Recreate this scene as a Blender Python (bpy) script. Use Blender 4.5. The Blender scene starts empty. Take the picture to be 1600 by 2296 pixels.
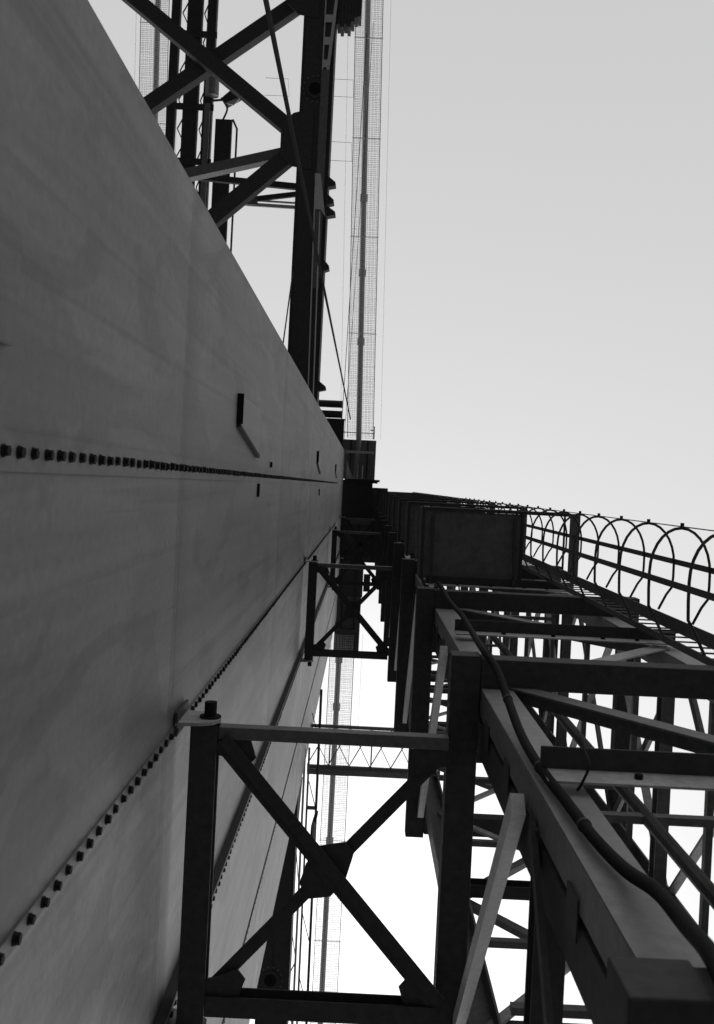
import bpy, math, random
from mathutils import Vector, Matrix
random.seed(7)
R = math.radians
scene = bpy.context.scene

# ------------------------------------------------------------------ camera
CZ = 1.6                                    # eye height above the pier deck
roll = 0.049
cam_d = bpy.data.cameras.new('camera')
cam = bpy.data.objects.new('camera', cam_d)
scene.collection.objects.link(cam)
cx = Vector((1, -roll, 0)).normalized()     # picture right
cy = Vector((-roll, -1, 0)).normalized()    # picture up: the camera looks straight up the tower
M = Matrix((cx, cy, Vector((0, 0, -1)))).transposed().to_4x4()
M.translation = (0, 0, CZ)
cam.matrix_world = M
cam_d.sensor_width = 36
cam_d.lens = 35
cam_d.shift_x = -17 / 2296
cam_d.shift_y = -59 / 2296
cam_d.clip_start = 0.05
cam_d.clip_end = 20000
cam_d.dof.use_dof = True
cam_d.dof.focus_distance = 19
cam_d.dof.aperture_fstop = 2.8
scene.camera = cam

# ------------------------------------------------------------------ light
SUN_EL, SUN_AZ = 66, 92                     # azimuth measured from +X towards +Y
w = bpy.data.worlds.new('World')
scene.world = w
w.use_nodes = True
nt = w.node_tree
nt.nodes.clear()
sky = nt.nodes.new('ShaderNodeTexSky')
sky.sky_type = 'NISHITA'
sky.sun_disc = False
sky.sun_elevation = R(SUN_EL)
sky.sun_rotation = R(90 - SUN_AZ)
sky.air_density = 2.0
sky.dust_density = 0.3
sky.ozone_density = 1.0
bw = nt.nodes.new('ShaderNodeRGBToBW')      # black and white film
bg = nt.nodes.new('ShaderNodeBackground')
bg.inputs['Strength'].default_value = 0.15
wo = nt.nodes.new('ShaderNodeOutputWorld')
nt.links.new(sky.outputs['Color'], bw.inputs['Color'])
nt.links.new(bw.outputs['Val'], bg.inputs['Color'])
nt.links.new(bg.outputs['Background'], wo.inputs['Surface'])
sd = bpy.data.lights.new('sun', 'SUN')
sd.energy = 0.5
sd.angle = R(40)
sd.color = (1, 1, 1)
sun = bpy.data.objects.new('sun', sd)
scene.collection.objects.link(sun)
sdir = Vector((math.cos(R(SUN_EL)) * math.cos(R(SUN_AZ)), math.cos(R(SUN_EL)) * math.sin(R(SUN_AZ)), math.sin(R(SUN_EL))))
sun.rotation_euler = (-sdir).to_track_quat('-Z', 'Y').to_euler()
sun.location = (0, 0, 150)
vs = scene.view_settings
vs.view_transform = 'Standard'
vs.look = 'None'
vs.exposure = 0.64
vs.gamma = 1.0

# ------------------------------------------------------------------ materials
MATS = {}
def mat(name, base, rough=0.6, var=0.25, scale=6.0, stretch=(1, 1, 1), streak=0.0, bump=0.0, metal=0.0, spec=0.3, island=0.0):
    m = bpy.data.materials.new(name)
    m.use_nodes = True
    n, l = m.node_tree.nodes, m.node_tree.links
    b = n['Principled BSDF']
    b.inputs['Roughness'].default_value = rough
    b.inputs['Metallic'].default_value = metal
    b.inputs['Specular IOR Level'].default_value = spec
    geo = n.new('ShaderNodeNewGeometry')
    mp = n.new('ShaderNodeMapping')
    mp.inputs['Scale'].default_value = stretch
    l.new(geo.outputs['Position'], mp.inputs['Vector'])
    t = n.new('ShaderNodeTexNoise')
    t.inputs['Scale'].default_value = scale
    t.inputs['Detail'].default_value = 8
    t.inputs['Roughness'].default_value = 0.62
    l.new(mp.outputs['Vector'], t.inputs['Vector'])
    mr = n.new('ShaderNodeMapRange')
    mr.inputs['From Min'].default_value = 0.28
    mr.inputs['From Max'].default_value = 0.72
    mr.inputs['To Min'].default_value = base * (1 - var)
    mr.inputs['To Max'].default_value = base * (1 + var)
    l.new(t.outputs['Fac'], mr.inputs['Value'])
    out = mr.outputs['Result']
    def mul(a, lo, hi, fac_out, fmin, fmax):
        r2 = n.new('ShaderNodeMapRange')
        r2.inputs['From Min'].default_value = fmin
        r2.inputs['From Max'].default_value = fmax
        r2.inputs['To Min'].default_value = lo
        r2.inputs['To Max'].default_value = hi
        l.new(fac_out, r2.inputs['Value'])
        mm = n.new('ShaderNodeMath')
        mm.operation = 'MULTIPLY'
        l.new(a, mm.inputs[0])
        l.new(r2.outputs['Result'], mm.inputs[1])
        return mm.outputs[0]
    if streak:
        # rain streaks running down the plates, horizontal mill bands, larger blotches
        for sc, s, amt in (((2.6, 2.6, .09), 1.3, streak), ((.04, .04, .8), 1.0, streak * .4), ((.45, .45, .13), 1.0, streak * 1.1)):
            mp2 = n.new('ShaderNodeMapping')
            mp2.inputs['Scale'].default_value = sc
            l.new(geo.outputs['Position'], mp2.inputs['Vector'])
            t2 = n.new('ShaderNodeTexNoise')
            t2.inputs['Scale'].default_value = s
            t2.inputs['Detail'].default_value = 6
            t2.inputs['Roughness'].default_value = 0.6
            l.new(mp2.outputs['Vector'], t2.inputs['Vector'])
            out = mul(out, 1 - amt, 1 + amt * .8, t2.outputs['Fac'], .3, .7)
    if streak > .15 and 'tower' in name:
        sp = n.new('ShaderNodeSeparateXYZ')
        l.new(geo.outputs['Position'], sp.inputs[0])
        # darker above each horizontal splice, lighter below, wavy along the plate
        mw = n.new('ShaderNodeMath'); mw.operation = 'MULTIPLY_ADD'
        l.new(t.outputs['Fac'], mw.inputs[0]); mw.inputs[1].default_value = .5
        l.new(sp.outputs['Z'], mw.inputs[2])
        md = n.new('ShaderNodeMath'); md.operation = 'ADD'; md.inputs[1].default_value = 13.5 - (11.5 + CZ) % 13.5
        l.new(mw.outputs[0], md.inputs[0])
        m2 = n.new('ShaderNodeMath'); m2.operation = 'MODULO'; m2.inputs[1].default_value = 13.5
        l.new(md.outputs[0], m2.inputs[0])
        out = mul(out, .80, 1.0, m2.outputs[0], .1, .95)
        m3 = n.new('ShaderNodeMath'); m3.operation = 'SUBTRACT'; m3.inputs[0].default_value = 13.5
        l.new(m2.outputs[0], m3.inputs[1])
        out = mul(out, 1.15, 1.0, m3.outputs[0], .0, 1.6)
        def tex(sc, s_, det, dist=0.0, loc=(0, 0, 0)):
            mpx = n.new('ShaderNodeMapping')
            mpx.inputs['Scale'].default_value = sc
            mpx.inputs['Location'].default_value = loc
            l.new(geo.outputs['Position'], mpx.inputs['Vector'])
            tx = n.new('ShaderNodeTexNoise')
            tx.inputs['Scale'].default_value = s_
            tx.inputs['Detail'].default_value = det
            tx.inputs['Distortion'].default_value = dist
            l.new(mpx.outputs['Vector'], tx.inputs['Vector'])
            return tx.outputs['Fac']
        # water runs, old stains with a definite edge, mottle, thin scratches
        out = mul(out, 1.0, .80, tex((3.5, 3.5, .07), 1.5, 5, 0, (3, 1, 7)), .56, .66)
        out = mul(out, 1.0, .80, tex((.7, .7, .28), 1.0, 6, 1.2, (9, 4, 2)), .53, .57)
        out = mul(out, 1.0, 1.14, tex((.6, .6, .22), 1.0, 5, .8, (1, 14, 5)), .55, .60)
        out = mul(out, .93, 1.07, tex((1, 1, .7), 14, 6), .3, .7)
        sn = n.new('ShaderNodeMath'); sn.operation = 'SUBTRACT'; sn.inputs[1].default_value = .5
        l.new(tex((1, 1, .35), 1.1, 1, .6, (5, 2, 8)), sn.inputs[0])
        sa = n.new('ShaderNodeMath'); sa.operation = 'ABSOLUTE'
        l.new(sn.outputs[0], sa.inputs[0])
        sc_ = mul(out, .80, 1.0, sa.outputs[0], .0008, .0022)
        mx = n.new('ShaderNodeMix')
        gate = n.new('ShaderNodeMapRange'); gate.inputs['From Min'].default_value = .60; gate.inputs['From Max'].default_value = .64
        l.new(tex((1, 1, .5), .8, 2, 0, (7, 7, 1)), gate.inputs['Value'])
        l.new(gate.outputs['Result'], mx.inputs[0]); l.new(out, mx.inputs[2]); l.new(sc_, mx.inputs[3])
        out = mx.outputs[0]
    if island:
        oi = n.new('ShaderNodeObjectInfo')
        out = mul(out, 1 - island, 1 + island, oi.outputs['Random'], 0, 1)
    cb = n.new('ShaderNodeCombineColor')
    for k in ('Red', 'Green', 'Blue'):
        l.new(out, cb.inputs[k])
    l.new(cb.outputs['Color'], b.inputs['Base Color'])
    if bump:
        bp = n.new('ShaderNodeBump')
        bp.inputs['Strength'].default_value = bump
        bp.inputs['Distance'].default_value = 0.02
        l.new(t.outputs['Fac'], bp.inputs['Height'])
        l.new(bp.outputs['Normal'], b.inputs['Normal'])
    MATS[name] = m
    return m

mat('tower_paint', .10, .62, .10, 9, streak=.16, bump=.12, island=.05)
mat('tower_primer', .155, .62, .12, 9, streak=.22, bump=.12, island=.06)
mat('bolt_steel', .014, .8, .3, 30, spec=.08)
mat('lug_paint', .125, .62, .12, 9, streak=.12)
mat('platform_paint', .11, .8, .25, 5, spec=.1)
mat('lug_shade', .045, .9, .25, 20, spec=.05)
mat('dark_steel', .048, .7, .22, 9, bump=.1, spec=.08)
mat('mid_steel', .10, .55, .3, 10, bump=.1)
mat('pale_steel', .26, .55, .25, 10, streak=.12, bump=.1)
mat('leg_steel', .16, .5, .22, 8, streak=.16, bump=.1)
mat('timber', .085, .8, .35, 5, (1, 8, 1), spec=.1)
mat('rubber', .012, .8, .3, 30, bump=.2, spec=.06)
mat('galvanised', .40, .5, .2, 14)
mat('rope_wire', .03, 1.0, .3, 40, spec=.0)
mat('mesh_wire', .6, .6, .2, 10)
mat('cable_wrap', .22, .6, .2, 6)
mat('concrete', .30, .85, .3, .8, bump=.2)
mat('water_surface', .04, .15, .2, .05, bump=.3)

# ------------------------------------------------------------------ helpers
COL = scene.collection
class MB:
    def __init__(s):
        s.v = []
        s.f = []
    def add(s, vs, fs):
        o = len(s.v)
        s.v += [tuple(p) for p in vs]
        s.f += [tuple(i + o for i in f) for f in fs]
        return s
    def box(s, x0, x1, y0, y1, z0, z1):
        return s.add([(x0, y0, z0), (x1, y0, z0), (x1, y1, z0), (x0, y1, z0), (x0, y0, z1), (x1, y0, z1), (x1, y1, z1), (x0, y1, z1)],
                     [(0, 3, 2, 1), (4, 5, 6, 7), (0, 1, 5, 4), (1, 2, 6, 5), (2, 3, 7, 6), (3, 0, 4, 7)])
    def prof(s, p0, p1, pts, u):
        # pts: polygon counter-clockwise in (u, v); v = axis x u
        p0, p1 = Vector(p0), Vector(p1)
        d = (p1 - p0).normalized()
        u = Vector(u)
        u = (u - d * u.dot(d)).normalized()
        v = d.cross(u)
        n = len(pts)
        vs = [p0 + u * a + v * b for a, b in pts] + [p1 + u * a + v * b for a, b in pts]
        fs = [(i, (i + 1) % n, n + (i + 1) % n, n + i) for i in range(n)]
        fs += [tuple(range(n - 1, -1, -1)), tuple(range(n, 2 * n))]
        return s.add(vs, fs)
    def bar(s, p0, p1, wu, wv, u=(0, 0, 1)):
        a, b = wu / 2, wv / 2
        return s.prof(p0, p1, [(-a, -b), (a, -b), (a, b), (-a, b)], u)
    def angle(s, p0, p1, leg, t, u, flip=1):
        # L section: web in the u direction, flange in the v direction
        f = flip
        pts = [(0, 0), (leg, 0), (leg, t * f), (t, t * f), (t, leg * f), (0, leg * f)]
        if f < 0: pts = pts[::-1]
        return s.prof(p0, p1, pts, u)
    def ibeam(s, p0, p1, hgt, wid, tf, tw, u=(0, 0, 1)):
        a, b = hgt / 2, wid / 2
        pts = [(-a, -b), (-a + tf, -b), (-a + tf, -tw / 2), (a - tf, -tw / 2), (a - tf, -b), (a, -b),
               (a, b), (a - tf, b), (a - tf, tw / 2), (-a + tf, tw / 2), (-a + tf, b), (-a, b)]
        return s.prof(p0, p1, pts, u)
    def cyl(s, p0, p1, r, n=8, r1=None):
        p0, p1 = Vector(p0), Vector(p1)
        d = (p1 - p0).normalized()
        u = d.orthogonal().normalized()
        v = d.cross(u)
        r1 = r if r1 is None else r1
        c = [(math.cos(2 * math.pi * i / n), math.sin(2 * math.pi * i / n)) for i in range(n)]
        vs = [p0 + (u * a + v * b) * r for a, b in c] + [p1 + (u * a + v * b) * r1 for a, b in c]
        fs = [(i, (i + 1) % n, n + (i + 1) % n, n + i) for i in range(n)]
        fs += [tuple(range(n - 1, -1, -1)), tuple(range(n, 2 * n))]
        return s.add(vs, fs)
    def path(s, pts, r, n=8, closed=False):
        pts = [Vector(p) for p in pts]
        o = len(s.v)
        prev = None
        N = len(pts)
        for i, p in enumerate(pts):
            a = pts[i - 1] if i > 0 else (pts[-1] if closed else p)
            b = pts[i + 1] if i < N - 1 else (pts[0] if closed else p)
            d = (b - a).normalized()
            if prev is None: u = d.orthogonal().normalized()
            else:
                u = prev - d * prev.dot(d)
                u.normalize()
            prev = u
            v = d.cross(u)
            for k in range(n):
                t = 2 * math.pi * k / n
                s.v.append(tuple(p + (u * math.cos(t) + v * math.sin(t)) * r))
        for i in range(N if closed else N - 1):
            j = (i + 1) % N
            for k in range(n):
                k2 = (k + 1) % n
                s.f.append((o + i * n + k, o + i * n + k2, o + j * n + k2, o + j * n + k))
        if not closed:
            s.f.append(tuple(o + k for k in range(n - 1, -1, -1)))
            s.f.append(tuple(o + (N - 1) * n + k for k in range(n)))
        return s
    def plate(s, poly, axis, a, b):
        # polygon of 2-D points extruded along an axis from a to b
        def P(p, t):
            return {'x': (t, p[0], p[1]), 'y': (p[0], t, p[1]), 'z': (p[0], p[1], t)}[axis]
        n = len(poly)
        vs = [P(p, a) for p in poly] + [P(p, b) for p in poly]
        fs = [(i, (i + 1) % n, n + (i + 1) % n, n + i) for i in range(n)]
        fs += [tuple(range(n - 1, -1, -1)), tuple(range(n, 2 * n))]
        return s.add(vs, fs)
    def build(s, name, m, parent=None, smooth=False, bevel=0):
        me = bpy.data.meshes.new(name)
        me.from_pydata(s.v, [], s.f)
        me.materials.append(MATS[m])
        import bmesh
        bm = bmesh.new()
        bm.from_mesh(me)
        bmesh.ops.recalc_face_normals(bm, faces=bm.faces)
        bm.to_mesh(me)
        bm.free()
        if smooth:
            for p in me.polygons: p.use_smooth = True
        o = bpy.data.objects.new(name, me)
        COL.objects.link(o)
        if parent: o.parent = parent
        if bevel:
            b = o.modifiers.new('edge', 'BEVEL')
            b.width = bevel
            b.segments = 2
            b.limit_method = 'ANGLE'
        return o
def H(h): return h + CZ                      # height above the eye -> world z
def V(x, y, h): return Vector((x, y, h + CZ))
def thing(name, label, cat, loc=(0, 0, 0), group=None):
    o = bpy.data.objects.new(name, None)
    o.empty_display_size = .3
    COL.objects.link(o)
    tag(o, label, cat, group)
    return o
def tag(o, label, cat, group=None, kind=None):
    o['label'] = label
    o['category'] = cat
    if group: o['group'] = group
    if kind: o['kind'] = kind
    return o
def copy_to(src, parent, loc=None):
    c = src.copy()
    COL.objects.link(c)
    c.parent = parent
    if loc is not None: c.location = loc
    return c
def link_mesh(name, me, parent, loc):
    o = bpy.data.objects.new(name, me)
    COL.objects.link(o)
    o.parent = parent
    o.location = loc
    return o

# ------------------------------------------------------------------ ground and water
m = MB(); m.box(-34, 16, -34, 40, -3, 0)
o = m.build('pier_deck', 'concrete'); o['kind'] = 'structure'
m = MB(); m.add([(-9000, -9000, -3.4), (9000, -9000, -3.4), (9000, 9000, -3.4), (-9000, 9000, -3.4)], [(0, 1, 2, 3)])
o = m.build('water', 'water_surface'); o['kind'] = 'structure'

# ------------------------------------------------------------------ bridge tower
XW = -2.10
TOP = 96.0
tower = thing('bridge_tower', 'huge riveted grey steel plate tower wall filling the left side', 'tower')
STRIPS = [(-3.30, -0.10, 0.0, 'tower_paint'), (-0.10, 3.06, 0.0, 'tower_paint'), (3.06, 6.40, -0.035, 'tower_primer'),
          (6.40, 9.65, 0.055, 'tower_primer'), (9.65, 12.70, 0.02, 'tower_primer')]
SEAMS = [-CZ] + [11.5 + 13.5 * k for k in range(7)] + [TOP]
g = .003
for (y0, y1, off, mt) in STRIPS:
    for a, b in zip(SEAMS[:-1], SEAMS[1:]):
        e = random.uniform(-.0008, .0008)
        m = MB(); m.box(XW - .20, XW + off + e, y0 + (g if y0 > -3 else 0) * .5, y1 - g * .5, H(a) + (g if a > 0 else 0) * .5, H(b) - g * .5)
        m.build('wall_panel', mt, tower)
m = MB(); m.box(-7.4, XW - .18, -3.26, 12.66, 0, H(TOP) - .03)
m.build('shaft_core', 'tower_paint', tower)
# bolted vertical joints
m = MB(); m.box(XW, XW + .016, -.22, .02, 0, H(TOP)); m.build('cover_strip', 'tower_paint', tower)
m = MB(); m.box(XW, XW + .014, 2.93, 3.058, 0, H(TOP)); m.build('cover_strip', 'tower_paint', tower)
m = MB(); m.box(XW - .03, XW + .10, 6.33, 6.398, 0, H(TOP)); m.build('joint_rib', 'dark_steel', tower)  # dark colour of both ribs stands in for shade at the step
m = MB(); m.box(XW - .03, XW + .075, 9.60, 9.648, 0, H(TOP)); m.build('joint_rib', 'dark_steel', tower)
def hexhead(r, ln):
    b = MB()
    b.cyl((0, 0, 0), (.012, 0, 0), r * 1.18, 10)
    b.cyl((.012, 0, 0), (ln, 0, 0), r, 6)
    return b
proto = hexhead(.037, .040).build('bolt', 'bolt_steel', tower)
rows = [(-.10, XW + .016, 4.4, .262, 104), (2.985, XW + .014, 5.2, .282, 92), (6.50, XW + .055, 9.5, .282, 70), (9.74, XW + .02, 14.0, .30, 34)]
rest = MB()
used = False
for (yy, xx, h0, pitch, n) in rows:
    k = 0
    hh = h0
    while hh < TOP - .3:
        p = (xx, yy + random.uniform(-.004, .004), H(hh))
        if k < n:
            if not used: proto.location = p; used = True
            else:
                ob = link_mesh('bolt', proto.data, tower, p)
                ob.rotation_euler = (random.uniform(0, 1.05), random.uniform(-.06, .06), random.uniform(-.06, .06))
                ob.scale = (random.uniform(.8, 1.15),) + (random.uniform(.92, 1.06),) * 2
        elif hh < 75:
            b = hexhead(.037, .040)
            rest.add([(a + p[0], c + p[1], d + p[2]) for a, c, d in b.v], b.f)
        hh += pitch
        k += 1
o = rest.build('bolt_row', 'bolt_steel', tower); o['kind'] = 'stuff'
# lifting lugs on the plates: a bottom ledge that turns up into a sloping edge
for h0 in (16.0, 42.5, 69.0):
    pl = MB(); pl.plate([(-1.36, H(h0)), (-.90, H(h0)), (-.50, H(h0 + 3.0)), (-1.36, H(h0 + 3.0))], 'x', XW, XW + .055)
    lp_ = pl.build('lug_plate', 'lug_paint', tower, bevel=.01)
    lug = MB(); lug.plate([(-1.38, H(h0 - .05)), (-.89, H(h0 - .05)), (-.89, H(h0 - .002)), (-1.38, H(h0 - .002))], 'x', XW, XW + .10)
    lug.build('lug_lip', 'bolt_steel', lp_)  # near-black colour stands in for shade under the ledge
    lug = MB(); lug.plate([(-.885, H(h0 - .04)), (-.84, H(h0 - .04)), (-.43, H(h0 + 3.0)), (-.49, H(h0 + 3.0))], 'x', XW, XW + .075)
    lug.build('lug_stiffener', 'lug_shade', lp_)  # shading under the sloping edge painted as a darker tone
for (yy, hh, l_) in ((.06, 19.5, .26), (-.42, 21.9, .12), (.25, 46, .3), (-2.3, 8.2, .0)):
    if l_:
        m = MB(); m.box(XW, XW + .05, yy, yy + l_, H(hh), H(hh) + .05); m.build('cleat', 'bolt_steel', tower)
m = MB(); m.plate([(-1.55, H(3.6)), (-.70, H(3.6)), (-.70, H(5.72)), (-1.30, H(5.80)), (-1.55, H(5.55))], 'x', XW, XW + .05)
m.build('patch_plate', 'tower_paint', tower, bevel=.012)

# ------------------------------------------------------------------ lattice mast
mast = thing('lattice_mast', 'dark steel lattice mast with braced faces standing right of the tower wall', 'mast')
XA, XB, YA, YB = 1.53, 4.88, 2.40, 6.25       # outer corner faces of the legs
MT = 98
legs = [(XA, YA, 1, 1), (XB + .36, YA, -1, 1), (XA, YB + .3, 1, -1), (XB + .36, YB + .3, -1, -1)]
for i, (x, y, sx, sy) in enumerate(legs):
    m = MB()
    x1, y1 = x + sx * .39, y + sy * .31
    t = .03
    # front section: a channel whose back looks along Y
    ya, yb = sorted((y, y + sy * t)); xa, xb = sorted((x, x1))
    m.box(xa, xb, ya, yb, 0, H(MT))
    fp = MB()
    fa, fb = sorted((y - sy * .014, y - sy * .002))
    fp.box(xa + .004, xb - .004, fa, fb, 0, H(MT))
    for xx in (x, x1 - sx * t):
        a, b = sorted((xx, xx + sx * t)); c, d = sorted((y + sy * t, y1))
        m.box(a, b, c, d, 0, H(MT))
    lg = m.build('leg', 'mid_steel', mast)
    fp.build('lit_face_plate', 'leg_steel', lg)  # paler than the leg: light on its front face put into colour
    if i: continue
    m = MB()
    c, d = sorted((y1 + sy * .10, y1 + sy * .50))
    a, b = sorted((x + sx * .02, x + sx * .05))
    m.box(a, b, c, d, 0, H(MT))
    a, b = sorted((x + sx * .05, x + sx * .36))
    c, d = sorted((y1 + sy * .10, y1 + sy * .13))
    m.box(a, b, c, d, 0, H(MT))
    m.build('back_section', 'dark_steel', lg)
    if i == 0:
        hh = 2.0
        bme = None
        while hh < 60:
            c, d = y1 - .06, y1 + .22
            if bme is None:
                m = MB(); m.box(-.012, .0, -.14, .14, -.17, .17)
                ob = m.build('batten', 'dark_steel', lg); bme = ob.data
                ob.location = (x - .001, y1 + .06, H(hh))
            else:
                link_mesh('batten', bme, lg, (x - .001, y1 + .06, H(hh)))
            hh += 1.55
RINGS = [3.98] + [4.15 + 7.9 * k for k in range(1, 12)]
MIDS = [8.15 + 7.9 * k for k in range(12)]
for h in RINGS:
    zz = H(h + .2)
    def ring(p0, p1, nm='ring_beam'):
        b = MB(); b.bar(p0, p1, .36, .36)
        return b.build(nm, 'dark_steel', mast, bevel=.012)
    ring((XA - .19, 2.0, zz), (XA - .19, 7.0, zz))
    ring((XB + .57, 2.0, zz), (XB + .57, 7.0, zz))
    ring((XA - .005, YA - .19, zz), (XB + .385, YA - .19, zz))
    ring((XA - .005, YB + .50, zz), (XB + .385, YB + .50, zz))
for h in MIDS:
    z = H(h)
    b = MB(); b.box(XA + .05, XB + .3, 2.10, 2.30, z + .16, z + .185)
    o = b.build('mid_beam', 'dark_steel', mast)
    b = MB(); b.box(XA + .05, XB + .3, 2.28, 2.30, z - .20, z + .158); b.build('web', 'pale_steel', o)  # pale web, dark flange: lit front and shaded underside painted on one beam
    if h < 45:
        for xx in (2.35, 3.15, 3.95, 4.5):
            q = MB(); q.cyl((xx, 2.28, z - .03), (xx, 2.24, z - .03), .035, 6); q.build('bolt', 'bolt_steel', o)
    b = MB(); b.ibeam((XA + .14, YA + .33, z), (XA + .14, YB + .0, z), .3, .26, .03, .025); b.build('mid_beam', 'dark_steel', mast)
    b = MB(); b.ibeam((XB + .14, YA + .33, z), (XB + .14, YB + .0, z), .3, .2, .03, .025); b.build('mid_beam', 'mid_steel', mast)
    b = MB(); b.ibeam((XA + .4, YB + .14, z), (XB, YB + .14, z), .3, .2, .03, .025); b.build('mid_beam', 'dark_steel', mast)
    if h < 45:
        b = MB(); b.box(XA - .03, XA + .18, YA + .28, YA + .62, z - .21, z + .02); b.build('node_block', 'dark_steel', mast)
levels = sorted([(h, 0) for h in RINGS] + [(h, 1) for h in MIDS])
for (h0, k0), (h1, k1) in zip(levels[:-1], levels[1:]):
    # camera-side face: warren bracing between the legs (ring levels on the left leg)
    left, right = (h0, h1) if k0 == 0 else (h1, h0)
    p0, p1 = Vector((XA + .33, 2.37, H(left) + .25)), Vector((XB + .05, 2.37, H(right) + .05))
    b = MB()
    if k0 == 0:
        b.prof(p0, p1, [(-.14, -.012), (.14, -.012), (.14, .012), (-.14, .012)], (0, 0, 1))
        b.build('face_brace', 'pale_steel', mast)
    else:
        b.prof(p0, p1, [(-.13, -.012), (.105, -.012), (.105, -.21), (.13, -.21), (.13, .012), (-.13, .012)], (0, 0, 1))
        b.build('face_brace', 'mid_steel', mast)
    # far face
    b = MB(); b.bar((XA + .3, YB + .33, H(right)), (XB, YB + .33, H(left)), .16, .1, (0, 0, 1)); b.build('face_brace', 'mid_steel', mast)
    # side faces: mid levels on the near leg, ring levels on the far leg
    near, far = (h1, h0) if k0 == 0 else (h0, h1)
    b = MB()
    if k0 == 1:
        b.prof((XA - .09, YA + .25, H(near) + .35), (XA - .09, YB + .25, H(far) + .0), [(-.10, -.06), (.10, -.06), (.10, .06), (-.10, .06)], (0, 0, 1))
        b.build('side_brace', 'galvanised', mast)
    else:
        b.bar((XA - .04, YA + .3, H(near) - .1), (XA - .04, YB + .2, H(far) + .5), .12, .05)
        b.build('side_brace', 'dark_steel', mast)
    b = MB(); b.bar((XB + .40, YA + .2, H(near)), (XB + .40, YB + .2, H(far)), .16, .07); b.build('side_brace', 'leg_steel' if k0 else 'mid_steel', mast)
    b = MB(); b.bar((XB + .30, YA + .2, H(far)), (XB + .30, YB + .2, H(near)), .05, .14); b.build('side_brace', 'pale_steel', mast)
    b = MB(); b.bar((XA + .3, YB + .24, H(left)), (XB, YB + .24, H(right)), .14, .05); b.build('face_brace', 'pale_steel', mast)
    hm = (h0 + h1) / 2
    b = MB(); b.bar((XB + .2, YA + .3, H(hm)), (XB + .2, YB + .2, H(hm)), .12, .10); b.build('sub_tie', 'mid_steel', mast)
    b = MB(); b.bar((XA + .3, YB + .1, H(hm)), (XB + .1, YB + .1, H(hm)), .12, .10); b.build('sub_tie', 'mid_steel', mast)
# inner guide rails and pipes of the hoist
for (x, y, r, mt) in ((3.02, 3.22, .07, 'dark_steel'), (2.02, 2.62, .035, 'dark_steel'), (2.60, 5.2, .05, 'mid_steel')):
    b = MB(); b.cyl((x, y, 0), (x, y, H(MT)), r, 8); b.build('guide_rail', mt, mast)
for h in MIDS[:6]:
    for yy in (3.22, 5.2):
        b = MB(); b.bar((XA + .2, yy, H(h) + 1.9), (XB + .2, yy, H(h) + 1.9), .12, .08); b.build('inner_tie', 'mid_steel', mast)
    b = MB(); b.bar((XA + .3, YA + .5, H(h) + .2), (XB + .1, YB, H(h) + .2), .11, .09); b.build('plan_brace', 'mid_steel', mast)

# ------------------------------------------------------------------ X-braced frames between tower and mast
ORD = ['nearest and largest', 'second', 'third', 'fourth and smallest']
for fi, h in enumerate((12.0, 37.1, 64.0, 89.5)):
    z = H(h)
    fr = thing('bracing_frame', ORD[fi] + ' X-braced steel frame tying the tower wall to the mast, counted from below', 'bracing frame', group='bracing frames between tower and mast')
    b = MB(); b.ibeam((-1.77, 2.95, z), (-1.77, 6.55, z), .30, .32, .03, .03); b.build('edge_beam', 'dark_steel', fr, bevel=.006)
    b = MB(); b.bar((-1.60, 3.04, z), (1.16, 3.04, z), .20, .15); b.build('cross_bar', 'mid_steel', fr, bevel=.01)
    b = MB(); b.ibeam((-1.60, 6.30, z), (1.16, 6.30, z), .26, .24, .025, .025); b.build('cross_bar', 'dark_steel', fr)
    A, B_, C, D = (-1.58, 3.14), (1.14, 3.14), (-1.58, 6.16), (1.14, 6.16)
    b = MB(); b.angle((A[0], A[1], z - .16), (D[0], D[1], z - .16), .15, .02, (0, 0, 1)); b.bar((A[0], A[1], z - .10), (D[0], D[1], z - .10), .02, .17); b.build('diagonal', 'dark_steel', fr)
    b = MB(); b.bar((B_[0], B_[1], z), (C[0], C[1], z), .02, .16); b.bar((B_[0], B_[1], z + .06), (C[0], C[1], z + .06), .12, .03); b.build('diagonal', 'dark_steel', fr)
    mx, my = -.22, 4.64
    b = MB(); b.plate([(mx - .10, my - .30), (mx + .20, my - .36), (mx + .31, my - .24), (mx + .22, my + .10), (mx + .05, my + .30), (mx - .22, my + .34), (mx - .33, my + .16), (mx - .26, my - .08)], 'z', z - .07, z - .045)
    gs = b.build('gusset', 'dark_steel', fr)
    for (px, py, sx, sy) in ((A[0], A[1], 1, 1), (B_[0], B_[1], -1, 1), (C[0], C[1], 1, -1), (D[0], D[1], -1, -1)):
        b = MB(); b.plate([(px - .05 * sx, py - .12 * sy), (px + .34 * sx, py - .12 * sy), (px + .44 * sx, py + .18 * sy), (px + .34 * sx, py + .30 * sy), (px + .12 * sx, py + .20 * sy), (px - .05 * sx, py + .16 * sy)], 'z', z - .075, z - .05)
        gs = b.build('gusset', 'dark_steel', fr)
    for yy, sy in ((2.90, -1), (6.60, 1)):
        b = MB(); b.plate([(-2.085, z - .34), (-1.80, z - .30), (-1.66, z - .22), (-1.58, z - .06), (-1.60, z + .12), (-1.72, z + .26), (-2.085, z + .34)], 'y', yy - .02, yy + .02)
        b.build('wall_bracket', 'pale_steel', fr)
        b = MB(); b.box(-2.085, -2.05, yy - .14, yy - .022, z - .36, z + .36); b.box(-2.085, -2.05, yy + .022, yy + .14, z - .36, z + .36); b.build('wall_plate', 'dark_steel', fr)
        b = MB(); b.cyl((-1.72, yy + sy * .02, z), (-1.72, yy + sy * .045, z), .13, 14); b.cyl((-1.72, yy + sy * .045, z), (-1.72, yy + sy * .21, z), .075, 12)
        b.build('pin', 'bolt_steel', fr)

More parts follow.
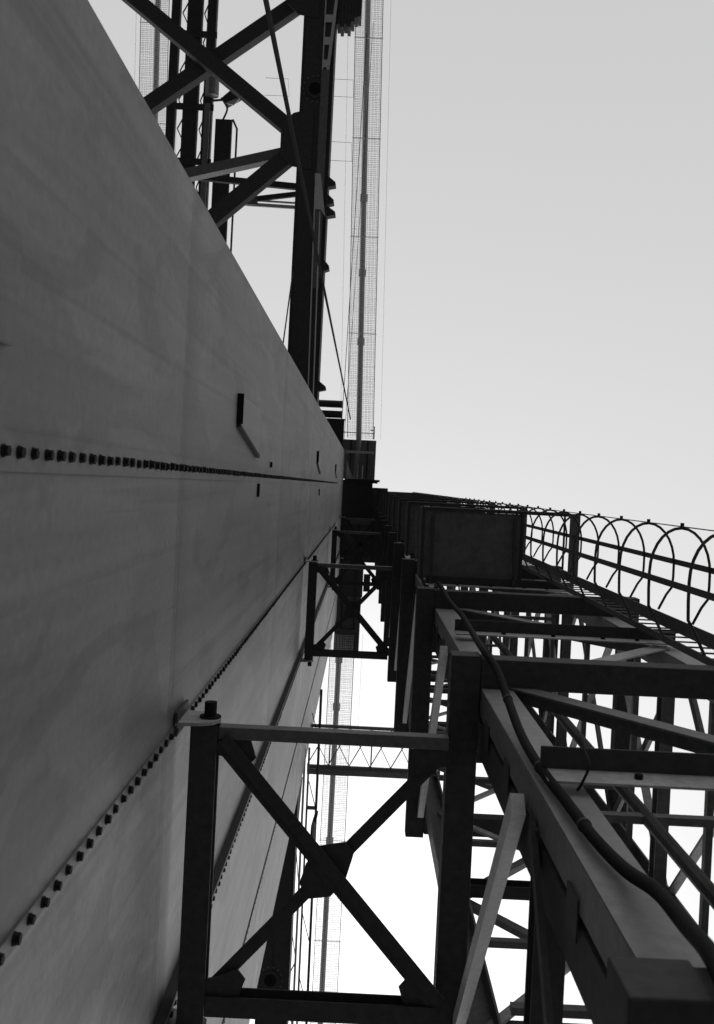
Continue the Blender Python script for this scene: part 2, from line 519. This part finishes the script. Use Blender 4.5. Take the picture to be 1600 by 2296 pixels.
# ------------------------------------------------------------------ caged ladder on the mast
lad = thing('caged_ladder', 'long vertical ladder in a safety cage of round hoops on the mast', 'ladder')
LX0, LX1 = 4.52, 4.90
for x in (LX0 - .03, LX1):
    b = MB(); b.box(x, x + .03, 1.82 if x > 4.7 else 1.98, 2.02 if x > 4.7 else 2.08, H(1.2), H(96)); b.build('stringer', 'dark_steel', lad)
b = MB(); b.cyl((LX0, 0, 0), (LX1, 0, 0), .013, 6)
rme = None
rr = MB()
hh = 8.0
k = 0
while hh < 96:
    if k < 90:
        if rme is None:
            o = b.build('rung', 'mid_steel', lad); rme = o.data; o.location = (0, 2.01, H(hh))
        else: link_mesh('rung', rme, lad, (0, 2.01, H(hh)))
    else: rr.box(LX0, LX1, 1.996, 2.024, H(hh) - .014, H(hh) + .014)
    hh += .48
    k += 1
o = rr.build('upper_rungs', 'mid_steel', lad); o['kind'] = 'stuff'
# hoop outline in plan
cxh, ry = 4.705, .445
prof2 = [(LX0, 2.03), (4.36, 1.70), (4.27, 1.55), (4.26, 1.30)]
for i in range(0, 15):
    t = math.pi * (1 - i / 14)
    prof2.append((cxh + ry * math.cos(t), 1.05 - .66 * math.sin(t)))
prof2 += [(5.15, 1.25), (5.14, 1.42), (5.05, 1.55), (LX1 + .03, 1.80)]
hb = MB(); hb.path([(x, y, 0) for x, y in prof2], .022, 6)
hme = None
HO = [9.45 + 1.74 * k for k in range(50)]
for hz in HO:
    j = (random.uniform(-.015, .015), random.uniform(-.015, .015), H(hz))
    if hme is None:
        o = hb.build('hoop', 'dark_steel', lad, smooth=True); hme = o.data; o.location = j
    else:
        o = link_mesh('hoop', hme, lad, j)
for (x, y, a, c) in ((4.235, 1.13, .012, .09), (5.165, 1.0, .012, .09), (cxh, .375, .07, .012)):
    b = MB(); b.box(x - a / 2, x + a / 2, y - c / 2, y + c / 2, H(8.5), H(96)); b.build('cage_strap', 'dark_steel', lad)
b = MB(); b.cyl((0, 0, 0), (0, -.05, 0), .028, 6)
bme = None
for hz in HO[:22]:
    p = (cxh, .37, H(hz))
    if bme is None:
        o = b.build('strap_bolt', 'bolt_steel', lad); bme = o.data; o.location = p
    else: link_mesh('strap_bolt', bme, lad, p)

# ------------------------------------------------------------------ landing platforms on the mast
ORD2 = ['lowest and largest', 'second', 'third', 'fourth', 'fifth', 'sixth', 'seventh', 'eighth', 'ninth', 'topmost']
for k in range(10):
    h = 24.3 + 7.9 * k
    if h > 97: break
    z = H(h)
    lp = thing('landing_platform', ORD2[k] + ' dark landing platform jutting from the mast beside the caged ladder', 'platform', group='landing platforms up the mast')
    nb = 7
    w_ = (3.86 - 1.52) / nb
    for i in range(nb):
        b = MB(); b.box(1.52 + i * w_, 1.52 + (i + 1) * w_ - .001, .52, 2.18, z + .004 * (i % 2), z + .05); b.build('floor_plank', 'platform_paint', lp)
    b = MB(); b.box(1.44, 1.515, .46, 2.2, z - .03, z + 1.1); b.build('side_panel', 'dark_steel', lp)
    b = MB(); b.box(1.44, 5.22, .44, .515, z - .06, z + .12); b.build('front_edge', 'dark_steel', lp)
    b = MB(); b.box(5.06, 5.30, .44, 2.0, z - .02, z + .06); b.build('end_plate', 'mid_steel', lp)
    b = MB(); b.box(3.862, 3.92, .52, 2.18, z - .06, z + .12); b.build('hatch_edge', 'dark_steel', lp)
    for (xx, yy) in ((1.55, .47), (3.0, .47), (5.1, .47), (5.1, 1.9)):
        b = MB(); b.cyl((xx, yy, z + .1), (xx, yy, z + 1.15), .03, 6); b.build('rail_post', 'dark_steel', lp)
    b = MB(); b.cyl((1.5, .47, z + 1.12), (5.2, .47, z + 1.12), .028, 6); b.cyl((5.15, .47, z + 1.12), (5.15, 2.0, z + 1.12), .028, 6); b.build('handrail', 'dark_steel', lp)
    if k == 0:
        for xx in (1.50, 1.57):
            b = MB(); b.cyl((xx, .44, z - .09), (xx, .415, z - .09), .03, 8); b.build('bolt', 'galvanised', lp)
    # knee struts back to the mast
    for xx in (1.7, 3.7):
        b = MB(); b.bar((xx, .62, z - .05), (xx, 2.30, z - 1.3 if k else z - .35), .07, .07); b.build('knee_strut', 'dark_steel', lp)

# ------------------------------------------------------------------ power cable down the mast leg
pc = MB()
def bez(pts, n=10):
    P = [Vector(p) for p in pts]
    P = [P[0] * 2 - P[1]] + P + [P[-1] * 2 - P[-2]]
    out = []
    for i in range(1, len(P) - 2):
        for k in range(n):
            t = k / n
            a, b, c, d = P[i - 1], P[i], P[i + 1], P[i + 2]
            out.append(.5 * ((2 * b) + (c - a) * t + (2 * a - 5 * b + 4 * c - d) * t * t + (3 * b - a - 3 * c + d) * t ** 3))
    out.append(P[-2])
    return out
cable_pts = [V(1.35, 1.85, -1.5), V(1.38, 1.88, 2.0), V(1.48, 1.92, 3.5), V(1.59, 1.95, 4.25), V(1.66, 2.05, 4.79), V(1.74, 2.18, 5.55), V(1.73, 2.30, 6.18), V(1.67, 2.31, 6.76),
             V(1.64, 2.31, 7.52), V(1.60, 2.31, 8.43), V(1.60, 2.29, 9.44), V(1.62, 2.18, 10.5), V(1.61, 2.02, 11.4), V(1.56, 1.95, 12.1), V(1.57, 1.96, 12.6), V(1.64, 2.03, 14.0), V(1.68, 2.03, 15.7),
             V(1.69, 2.03, 16.4), V(1.68, 2.05, 17.6), V(1.66, 2.03, 18.8), V(1.64, 1.96, 20.0), V(1.6, 1.95, 20.6), V(1.62, 2.3, 22), V(1.60, 2.3, 26), V(1.66, 2.2, 32)]
pc.path(bez(cable_pts, 8), .045, 10)
o = pc.build('power_cable', 'rubber', smooth=True)
tag(o, 'thick black rubber cable snaking down the near corner leg of the mast', 'cable')
for (px, py, h) in ((1.66, 2.31, 7.0), (1.60, 2.31, 8.43), (1.62, 2.18, 10.5)):
    q = MB(); q.cyl(V(px, py, h - .02), V(px, py, h + .02), .052, 12)
    q.build('cable_clip', 'dark_steel', o)
b = MB(); b.path(bez([V(2.17, 2.34, 9.3), V(1.95, 2.06, 8.5), V(1.86, 2.03, 7.95), V(1.82, 2.06, 7.62), V(1.77, 2.2, 7.62), V(1.76, 2.27, 7.7)], 6), .012, 6)
o = b.build('tie_wire', 'rubber', smooth=True); tag(o, 'thin loop of black wire hung over the beam beside the thick cable', 'wire')

# ------------------------------------------------------------------ main cables and catwalks
def zc(y):                                   # cable height above eye along the bridge
    d = abs(y) - 2
    if y > 0: d = max(d - 2, 0)
    return 97.6 - .13 * max(d, 0) + .0003 * max(d, 0) ** 2
def near_x(y): return -.78 + .027 * (y + 4) if y < -4 else -.78 - .056 * min(y + 4, 16)
def ypts(y0, y1, n): return [y0 + (y1 - y0) * i / n for i in range(n + 1)]
b = MB(); b.path([V(near_x(y), y, zc(y) + .9) for y in ypts(-70, 70, 140)], .27, 10)
mc = b.build('main_cable', 'cable_wrap', smooth=True); tag(mc, 'thick grey suspension cable above the mesh catwalk near the picture centre', 'cable', 'main suspension cables')
for y in (-27.5, -20.5, -14.0, 17.0, 21.5, 34):
    b = MB(); b.cyl(V(near_x(y), y - .35, zc(y - .35) + .9), V(near_x(y), y + .35, zc(y + .35) + .9), .36, 10); b.build('cable_band', 'cable_wrap', mc)
b = MB(); b.path([V(-21.6, y, zc(y) + .9) for y in ypts(-70, -14, 60)], .27, 10)
mc2 = b.build('main_cable', 'cable_wrap', smooth=True); tag(mc2, 'far grey suspension cable seen beyond the tower edge at top left', 'cable', 'main suspension cables')
def catwalk(label, xf, y0, y1, wl, wr, group='mesh catwalks under the cables'):
    cw = thing('catwalk', label, 'catwalk', group=group)
    mm = MB()
    n = int(abs(y1 - y0) / 2)
    nl = 16
    for i in range(nl):
        off = -wl + (wl + wr) * (i + (random.uniform(-.25, .25) if 0 < i < nl - 1 else 0)) / (nl - 1)
        ys = ypts(y0, y1, n)
        mm.path([V(xf(y) + off, y, zc(y) - .3) for y in ys], .0125, 3)
    y = y0
    step = .17 if y1 > y0 else -.17
    while abs(y - y0) < abs(y1 - y0):
        mm.bar(V(xf(y) - wl, y, zc(y) - .28), V(xf(y) + wr, y, zc(y) - .28), .024, .024)
        y += step * random.uniform(.72, 1.28)
    o = mm.build('wire_mesh', 'mesh_wire', cw); o['kind'] = 'stuff'
    for off in (-wl, wr):
        e = MB(); e.path([V(xf(y) + off, y, zc(y) - .3) for y in ypts(y0, y1, n)], .035, 5); e.build('edge_rope', 'rope_wire', cw)
    for off in (-wl - .7, wr + .75):
        e = MB(); e.path([V(xf(y) + off, y, zc(y) + .8) for y in ypts(y0, y1, n)], .012, 4); e.build('hand_rope', 'rope_wire', cw)
    for i in range(1, int(abs(y1 - y0) / 9)):
        y = y0 + math.copysign(9 * i + 1, y1 - y0)
        e = MB(); e.bar(V(xf(y) - wl - .1, y, zc(y) - .36), V(xf(y) + wr + .1, y, zc(y) - .36), .05, .05); e.build('cross_beam', 'mesh_wire', cw)
    return cw
c1 = catwalk('wire mesh catwalk under the near cable running to the top edge', near_x, -4.6, -64, 1.12, 1.40)
c2 = catwalk('wire mesh catwalk under the near cable running to the bottom edge', near_x, 14.5, 64, .86, 1.45)
c3 = catwalk('far wire mesh catwalk glimpsed at top left behind the diagonal braces', lambda y: -21.6, -14, -64, 1.3, 1.3)

# ------------------------------------------------------------------ work platforms on the tower top
def top_box(name, label, x0, x1, y0, y1, h, mt, planks=0, joists=3):
    t = thing(name, label, 'platform')
    if planks:
        wy = (y1 - y0) / planks
        for i in range(planks):
            b = MB(); b.box(x0, x1, y0 + i * wy, y0 + (i + 1) * wy + .02, H(h) + .03 * (i % 2), H(h) + .03 * (i % 2) + .12); b.build('floor_plank', mt, t)
    else:
        b = MB(); b.box(x0, x1, y0, y1, H(h), H(h) + .15); b.build('floor', mt, t)
    for i in range(joists):
        xx = x0 + (x1 - x0) * (i + .5) / joists
        b = MB(); b.box(xx - .07, xx + .07, y0 + .05, y1 - .05, H(h) - .22, H(h) - .003); b.build('joist', 'dark_steel', t)
    for xx in (x0 + .03, x1 - .03):
        b = MB(); b.box(xx - .03, xx + .03, y0, y1, H(h) + .153, H(h) + 1.1); b.build('side_board', mt, t)
    return t
t1 = top_box('saddle_platform', 'brownish grey square platform at the tower top under the main cable', -2.35, .95, -4.5, -.6, 98.4, 'leg_steel', 6, 2)
b = MB(); b.box(-2.0, .75, -3.4, -3.15, H(98.0), H(98.17)); b.build('pale_beam', 'galvanised', t1)
b = MB(); b.plate([(-1.85, -2.4), (-1.2, -.62), (-1.85, -.62)], 'z', H(98.05), H(98.17)); b.build('canvas_sheet', 'galvanised', t1)
for xx in (-.75, -.3):
    b = MB(); b.cyl((xx, -2.0, H(98.1)), (xx, -.6, H(98.1)), .05, 6); b.build('rod', 'galvanised', t1)
b = MB(); b.cyl((-2.3, -5.2, H(98.5)), (.75, -5.2, H(98.5)), .05, 6); b.cyl((.7, -5.9, H(98.5)), (.7, -4.6, H(98.5)), .05, 6); b.cyl((.3, -5.5, H(98.6)), (.75, -5.5, H(98.6)), .04, 6); b.build('guard_rail', 'mid_steel', t1)
t2 = top_box('hoist_platform', 'blackest square platform at the tower top just above the bolted joint', -2.5, .78, -.5, 3.32, 97.2, 'dark_steel', 0, 0)
b = MB(); b.box(-1.97, 1.45, -.62, -.40, H(97.0), H(97.18)); b.build('front_beam', 'dark_steel', t2)
b = MB(); b.box(.75, 1.25, -.55, -.25, H(96.7), H(96.98)); b.build('lamp_bracket', 'dark_steel', t2)
t3 = top_box('brace_platform', 'wide dark plank platform behind the small third bracing frame', -2.5, 1.75, 3.75, 7.45, 97.0, 'timber', 7, 3)
b = MB(); b.box(-2.5, 1.4, 3.25, 3.78, H(96.8), H(97.0)); b.build('edge_beam', 'mid_steel', t3)
for (a, c) in (((-1.7, 4.2), (1.5, 7.2)), ((1.5, 4.2), (-1.7, 7.2))):
    b = MB(); b.bar((a[0], a[1], H(96.6)), (c[0], c[1], H(96.6)), .1, .25); b.build('under_brace', 'dark_steel', t3)
for xx in (-.75, 1.5):
    b = MB(); b.cyl((xx - 1.0, 3.35, H(96.7)), (xx - 1.0, 3.2, H(96.7)), .08, 8); b.build('bolt', 'galvanised', t3)
t4 = top_box('plank_platform', 'narrow dark plank platform seen through the second bracing frame', -2.5, .30, 7.4, 10.85, 96.8, 'timber', 6, 2)
b = MB(); b.box(.35, 1.0, 8.6, 10.3, H(96.9), H(97.1)); b.build('side_flap', 'dark_steel', t4)
t5 = top_box('end_platform', 'dark platform at the far tower end hanging over the lower mesh catwalk', -2.25, .20, 10.8, 16.2, 96.6, 'mid_steel', 5, 2)
b = MB(); b.box(-1.95, .0, 14.0, 16.35, H(96.1), H(96.4)); b.build('under_board', 'timber', t5)
tp = top_box('tie_platform', 'dark plank bridge at the top linking the tower platforms to the mast head', .78, 2.3, .15, 5.2, 97.5, 'timber', 8, 1)
# winch house and drums beyond the tower edge
wh = thing('winch_house', 'small dark box on the tower edge below the two drums', 'winch house')
b = MB(); b.box(-4.9, -2.3, -6.3, -3.4, H(97), H(99)); b.build('box', 'dark_steel', wh)
b = MB(); b.box(-5.0, -2.2, -6.4, -6.32, H(96.9), H(99)); b.build('front_plate', 'mid_steel', wh)
for i, yy in enumerate((-6.85, -7.85)):
    d = thing('rope_drum', ('lower' if i == 0 else 'upper') + ' of two dark rounded rope drums poking past the tower edge', 'drum', group='rope drums on the tower edge')
    b = MB(); b.cyl((-5.2, yy, H(97.6)), (-2.62, yy, H(97.6)), .36, 14); b.build('barrel', 'dark_steel', d)
    b = MB(); b.cyl((-2.62, yy, H(97.6)), (-2.55, yy, H(97.6)), .40, 14); b.build('flange', 'mid_steel', d)

# ------------------------------------------------------------------ bridge deck trusses
def deck(label, y0, y1, nodes):
    t = thing('deck_truss', label, 'truss', group='deck trusses each side of the tower')
    z = H(42)
    b = MB(); b.box(-3.52, -2.16, y0, y1, z, z + 1.3); b.build('chord', 'dark_steel', t)
    b = MB(); b.box(-3.52, -3.46, y0, y1, z - .06, z - .002); b.box(-2.22, -2.16, y0, y1, z - .06, z - .002); b.build('chord_flange', 'dark_steel', t)
    b = MB(); b.box(-14.4, -13.4, y0, y1, z, z + 1.2); b.build('inner_chord', 'dark_steel', t)
    return t
dk = deck('dark deck truss with crossed bracing at the top left beyond the tower edge', -64, -3.4, None)
dk2 = deck('dark deck truss wedge below, between tower edge and lower catwalk', 12.75, 64, None)
z = H(42)
def lat(t, p0, p1, wd, mt='dark_steel', dz=0):
    b = MB()
    q0, q1 = Vector((p0[0], p0[1], z + .35 + dz)), Vector((p1[0], p1[1], z + .35 + dz))
    b.bar(q0, q1, .62, wd)
    o = b.build('lateral_brace', mt, t)
lat(dk, (-3.6, -14.75), (-13.6, -22.3), .62)
lat(dk, (-3.5, -20.95), (-13.6, -13.3), .62, dz=.7)
lat(dk, (-3.6, -14.1), (-13.6, -5.0), .66)
lat(dk, (-3.6, -14.3), (-13.6, -11.6), .42, 'mid_steel', dz=.7)
lat(dk, (-3.6, -26.5), (-13.6, -34), .62)
lat(dk, (-3.6, -33.5), (-13.6, -25), .62, dz=.7)
for (a, c) in ((20, 28), (36, 44)):
    lat(dk2, (-3.6, a), (-13.6, a + 8), .62); lat(dk2, (-3.6, a + 8), (-13.6, a), .62, dz=.7)
for (t, yy) in ((dk, -14.5), (dk, -20.9), (dk2, 20), (dk2, 28)):
    b = MB(); b.plate([(-2.9, yy - 1.3), (-3.75, yy - 1.05), (-4.25, yy - .6), (-4.25, yy + .75), (-3.75, yy + 1.2), (-2.9, yy + 1.3)], 'z', z - .055, z - .004)
    b.build('gusset', 'dark_steel', t)
# splice ring with bolts and manhole under the chord, a hanging bracket and a toothed sheave
for (t, xx, yy) in ((dk, -2.9, -16.6), (dk2, -2.95, 21.0)):
    b = MB(); b.cyl((xx, yy, z - .01), (xx, yy, z - .09), .40, 18); b.build('cap_ring', 'dark_steel', t)
    b = MB(); b.cyl((xx, yy, z - .09), (xx, yy, z - .12), .26, 16); b.build('cap', 'rubber', t)
    for i in range(14):
        a = 2 * math.pi * i / 14
        b = MB(); b.cyl((xx + .50 * math.cos(a), yy + .55 * math.sin(a), z - .004), (xx + .50 * math.cos(a), yy + .55 * math.sin(a), z - .06), .04, 6); b.build('bolt', 'mid_steel', t)
# tapered pale ladder-like bracket on the underside of the chord, two pieces
hb_ = thing('hanger_bracket', 'pale tapered perforated steel bracket under the dark deck chord at top', 'bracket')
b = MB(); b.bar((-2.62, -23.0, z - .14), (-2.62, -17.4, z - .14), .05, .05); b.bar((-1.98, -23.0, z - .14), (-2.40, -17.4, z - .14), .05, .12); b.build('side_strip', 'galvanised', hb_)
for i in range(6):
    yy = -22.4 + i * .95
    xr = -1.98 - .42 * (yy + 23) / 5.6
    b = MB(); b.box(-2.60, xr, yy - .16, yy + .16, z - .16, z - .13); b.build('tie_plate', 'galvanised', hb_)
b = MB(); b.box(-2.66, -2.32, -17.4, -8.2, z - .13, z - .10); b.build('strap', 'mid_steel', hb_)
b = MB(); b.plate([(-2.72, -13.0), (-2.48, -13.0), (-2.30, -11.8), (-2.2, -11.2), (-2.42, -11.5), (-2.66, -11.5)], 'z', z - .22, z - .16); b.build('foot_plate', 'galvanised', hb_)
for (x0_, y0_, x1_, y1_) in ((-2.68, -12.4, -2.56, -3.5), (-2.44, -11.4, -2.34, -3.5)):
    b = MB(); b.path([(x0_, y0_, z - .19), (x1_, y1_, z - .19)], .03, 5); b.build('tie_rod', 'galvanised', hb_)
sh = thing('sheave_block', 'dark ridged block hanging right of the deck chord at the top edge', 'pulley block')
for i in range(7):
    xx = -2.12 + .145 * i
    b = MB(); b.box(xx, xx + .135, -24, -19.45 + (.0, .12, -.02, .10, -.12, -.32, -.36)[i], z + .1, z + 1.0); b.build('fin', 'dark_steel', sh)
b = MB(); b.box(-2.15, -1.15, -24, -20.0, z + .35, z + .75); b.build('core', 'dark_steel', sh)
for yy, s_ in ((-12.75, .30), (-12.0, .26), (-11.5, .34), (-9.2, .2), (-4.1, .3)):
    b = MB(); b.plate([(-2.16, yy - .25), (-2.16 + s_, yy - .02), (-2.16 + s_ * 1.1, yy + .12), (-2.16, yy + .2)], 'z', z + .1, z + .6); b.build('cleat', 'dark_steel', dk)

# ------------------------------------------------------------------ gear beyond the deck braces (hoist gantry, cabin, floodlight)
z2 = H(55)
gy = thing('hoist_gantry', 'dark triple-chord lattice gantry seen behind the crossed deck braces', 'gantry')
for (xx, wd) in ((-11.55, .46), (-10.5, .80), (-9.55, .50)):
    b = MB(); b.bar((xx, -60, z2), (xx - .15, -8, z2), .5, wd); b.build('chord', 'dark_steel', gy)
for (xa, xb) in ((-11.3, -10.9), (-10.1, -9.8)):
    yy = -40
    s_ = 1
    while yy < -9:
        b = MB(); b.bar((xa if s_ > 0 else xb, yy, z2), (xb if s_ > 0 else xa, yy + .8, z2), .06, .06); b.build('lacing', 'mid_steel', gy)
        yy += .8; s_ = -s_
for yy in (-24.5, -20.5, -17.5):
    b = MB(); b.box(-11.9, -9.3, yy, yy + .35, z2 - .35, z2 - .26); b.build('cross_tie', 'dark_steel', gy)
b = MB(); b.bar((-9.62, -20.5, z2 - .4), (-9.62, -9, z2 - .4), .2, .3); b.build('pale_tube', 'leg_steel', gy)
b = MB(); b.cyl((-9.4, -21.9, z2 - .5), (-9.4, -20.9, z2 - .5), .38, 14); b.build('motor_drum', 'leg_steel', gy)
cb_ = thing('gantry_cabin', 'tall black box with a rail on its side beside the hoist gantry', 'cabin')
b = MB(); b.box(-9.15, -8.25, -19.7, -9.0, z2 - .4, z2 - .1); b.build('box', 'dark_steel', cb_)
b = MB(); b.path([(-8.2, -19.7, z2 - .4), (-7.95, -19.2, z2 - .4), (-7.95, -9, z2 - .4)], .06, 6); b.build('side_rail', 'dark_steel', cb_)
b = MB(); b.box(-9.9, -8.4, -17.0, -16.5, z2 - .8, z2 - .52); b.build('ledge', 'dark_steel', cb_)
b = MB(); b.path(bez([(-8.75, -19.7, z2 - .3), (-8.55, -20.3, z2 - .3), (-8.75, -20.7, z2 - .3), (-8.9, -20.9, z2 - .3)], 5), .06, 6); b.build('vent_pipe', 'dark_steel', cb_)
fl = thing('floodlight', 'small dark tilted floodlight beside the gantry below the brace crossing', 'floodlight')
b = MB(); b.plate([(-8.85, -20.95), (-8.0, -21.75), (-7.7, -21.1), (-8.65, -20.5)], 'z', z2 - .3, z2 + .2); b.build('lamp_housing', 'dark_steel', fl)
b = MB(); b.bar((-9.4, -20.8, z2 - .1), (-8.6, -20.9, z2 - .1), .1, .1); b.build('arm', 'dark_steel', fl)
b = MB(); b.plate([(-8.7, -20.6), (-7.8, -20.95), (-8.2, -20.5)], 'z', z2 - .4, z2 - .32); b.build('glass', 'galvanised', fl)
st = thing('service_struts', 'cluster of thin dark struts and a pale pipe joining the gantry to the deck chord', 'struts')
z3 = H(47)
b = MB(); b.bar((-9.3, -14.2, z3), (-3.2, -13.9, z3), .25, .28); b.build('strut', 'dark_steel', st)
b = MB(); b.bar((-6.8, -13.1, z3), (-3.2, -13.7, z3), .2, .22); b.build('strut', 'dark_steel', st)
b = MB(); b.bar((-6.2, -13.2, z3), (-3.2, -13.15, z3), .1, .08); b.bar((-6.2, -13.0, z3), (-3.2, -12.95, z3), .1, .16); b.build('pale_pipe', 'galvanised', st)
b = MB(); b.box(-7.0, -5.7, -13.25, -12.95, z3 - .2, z3 + .1); b.build('pipe_clamp', 'mid_steel', st)

# ------------------------------------------------------------------ ropes
def rope(p0, p1, r, mt, label, sag=0):
    P0, P1 = Vector(p0), Vector(p1)
    pts = [P0.lerp(P1, i / 16) - Vector((0, 0, sag * 4 * (i / 16) * (1 - i / 16))) for i in range(17)]
    b = MB(); b.path(pts, r, 6)
    o = b.build('guy_rope', mt, smooth=True)
    return tag(o, label, 'rope')
rope(V(-1.64, -6.2, 94.0), (-2.30, -9.08, 0), .05, 'rope_wire', 'dark guy rope slanting across the deck chord from the top edge')
rope(V(-3.30, -8.4, 40.0), V(-3.72, -3.6, 40.0), .03, 'dark_steel', 'short thin dark rope just left of the deck chord bottom')
rope((-1.75, -40, H(88)), V(-2.55, -4.2, 97), .03, 'rope_wire', 'faint hairline rope between deck chord and catwalk, nearer the chord')
rope((-1.2, -40, H(86)), V(-2.2, -4.2, 97), .022, 'rope_wire', 'faint hairline rope between deck chord and catwalk, nearer the catwalk')
for (xx, yy, hh, lb) in ((-4.9, -18.2, 46, 'left'), (-1.72, -18.3, 46, 'right'), (-1.55, -14.2, 42.5, 'lower right')):
    b = MB(); s_ = .55 if lb != 'left' else .9
    b.path([V(xx - .6, yy - .4, hh), V(xx + s_ * .5, yy - .4, hh), V(xx + s_ * .6, yy + .4, hh), V(xx - .6, yy + .4, hh)], .010, 4)
    o = b.build('wire_guard', 'rope_wire'); tag(o, 'faint wire guard outline ' + {'left': 'left of the deck chord above the gusset', 'right': 'right of the deck chord level with the cap', 'lower right': 'right of the deck chord lowest of three'}[lb], 'wire guard', 'wire guards by the deck chord')

# ------------------------------------------------------------------ pipes, walkway and cradle beside the lower deck
z4 = H(50)
wk = thing('walkway_gantry', 'pale thin lattice walkway crossing between tower edge and mast', 'walkway')
b = MB(); b.box(-2.2, 4.5, 14.15, 14.32, z4, z4 + .2); b.build('lower_chord', 'mid_steel', wk)
b = MB(); b.box(-2.2, 4.5, 14.33, 14.62, z4 + .05, z4 + .1); b.build('lower_flange', 'leg_steel', wk)
b = MB(); b.box(-2.2, 4.5, 12.1, 12.25, z4, z4 + .15); b.build('upper_chord', 'leg_steel', wk)
xx = -2.2
i = 0
while xx < 4:
    b = MB(); b.bar((xx, 14.15, z4 + .1), (xx + 1.05, 12.2, z4 + .1), .05, .05); b.build('lacing', 'mid_steel', wk)
    b = MB(); b.bar((xx, 12.2, z4 + .16), (xx + 1.05, 14.15, z4 + .16), .035, .035); b.build('lacing', 'leg_steel', wk)
    if i % 2 == 0:
        b = MB(); b.bar((xx + 1.1, 12.2, z4 + .1), (xx + 1.1, 14.15, z4 + .1), .07, .07); b.build('post', 'mid_steel', wk)
    xx += 1.05; i += 1
z5 = H(45)
pr = thing('pipe_run', 'pair of pale pipes with zigzag ties running down beside the dark deck wedge', 'pipes')
b = MB(); b.path([(-2.20, 13.3, z5), (-2.72, 26, z5)], .05, 6); b.build('pipe', 'galvanised', pr)
b = MB(); b.path([(-2.10, 12.0, z5), (-2.05, 30, z5)], .055, 6); b.build('pipe', 'galvanised', pr)
b = MB(); b.path([(-1.92, 12.0, z5 + .2), (-1.85, 30, z5 + .2)], .05, 6); b.build('pipe', 'mid_steel', pr)
for i, yy in enumerate((15.5, 18.6, 21.7, 24.8)):
    xl = -2.20 - .52 * (yy - 13.3) / 12.7
    b = MB(); b.path([(xl, yy + 1.0, z5), (-2.09, yy, z5)], .03, 5); b.path([(xl, yy + 1.0, z5), (-2.07, yy + 3.0, z5 + .1)], .022, 5); b.build('tie', 'leg_steel', pr)
hr = thing('hanger_rail', 'dark straight rail running down left of the lower mesh catwalk', 'rail')
b = MB(); b.path([(-1.50, 9.3, z5), (-1.40, 34, z5)], .06, 8); b.build('rail', 'dark_steel', hr)
for i, yy in enumerate((10.4, 13.5, 16.5, 19.5, 22.4)):
    b = MB(); b.path([(-1.86, yy, z5 + .1), (-1.46, yy + 1.3, z5)], .022, 5); b.build('tie', 'rope_wire', hr)
b = MB(); b.box(-1.90, -1.5, 12.9, 13.02, z5, z5 + .1); b.box(-1.90, -1.5, 14.6, 14.75, z5, z5 + .1); b.build('cross_plate', 'leg_steel', hr)
cr = thing('rail_cradle', 'dark rounded cradle hanging on the rail below the pale walkway', 'cradle')
b = MB(); b.plate([(-1.50, 14.75), (-1.36, 14.75), (-1.44, 15.2), (-1.46, 17.3), (-1.56, 17.55), (-1.66, 17.3), (-1.66, 15.4)], 'z', z5 - .5, z5 - .1); b.build('body', 'dark_steel', cr)
b = MB(); b.cyl((-1.52, 15.1, z5 - .55), (-1.52, 17.2, z5 - .55), .05, 8); b.build('tube', 'leg_steel', cr)

print('objects', len(bpy.data.objects))
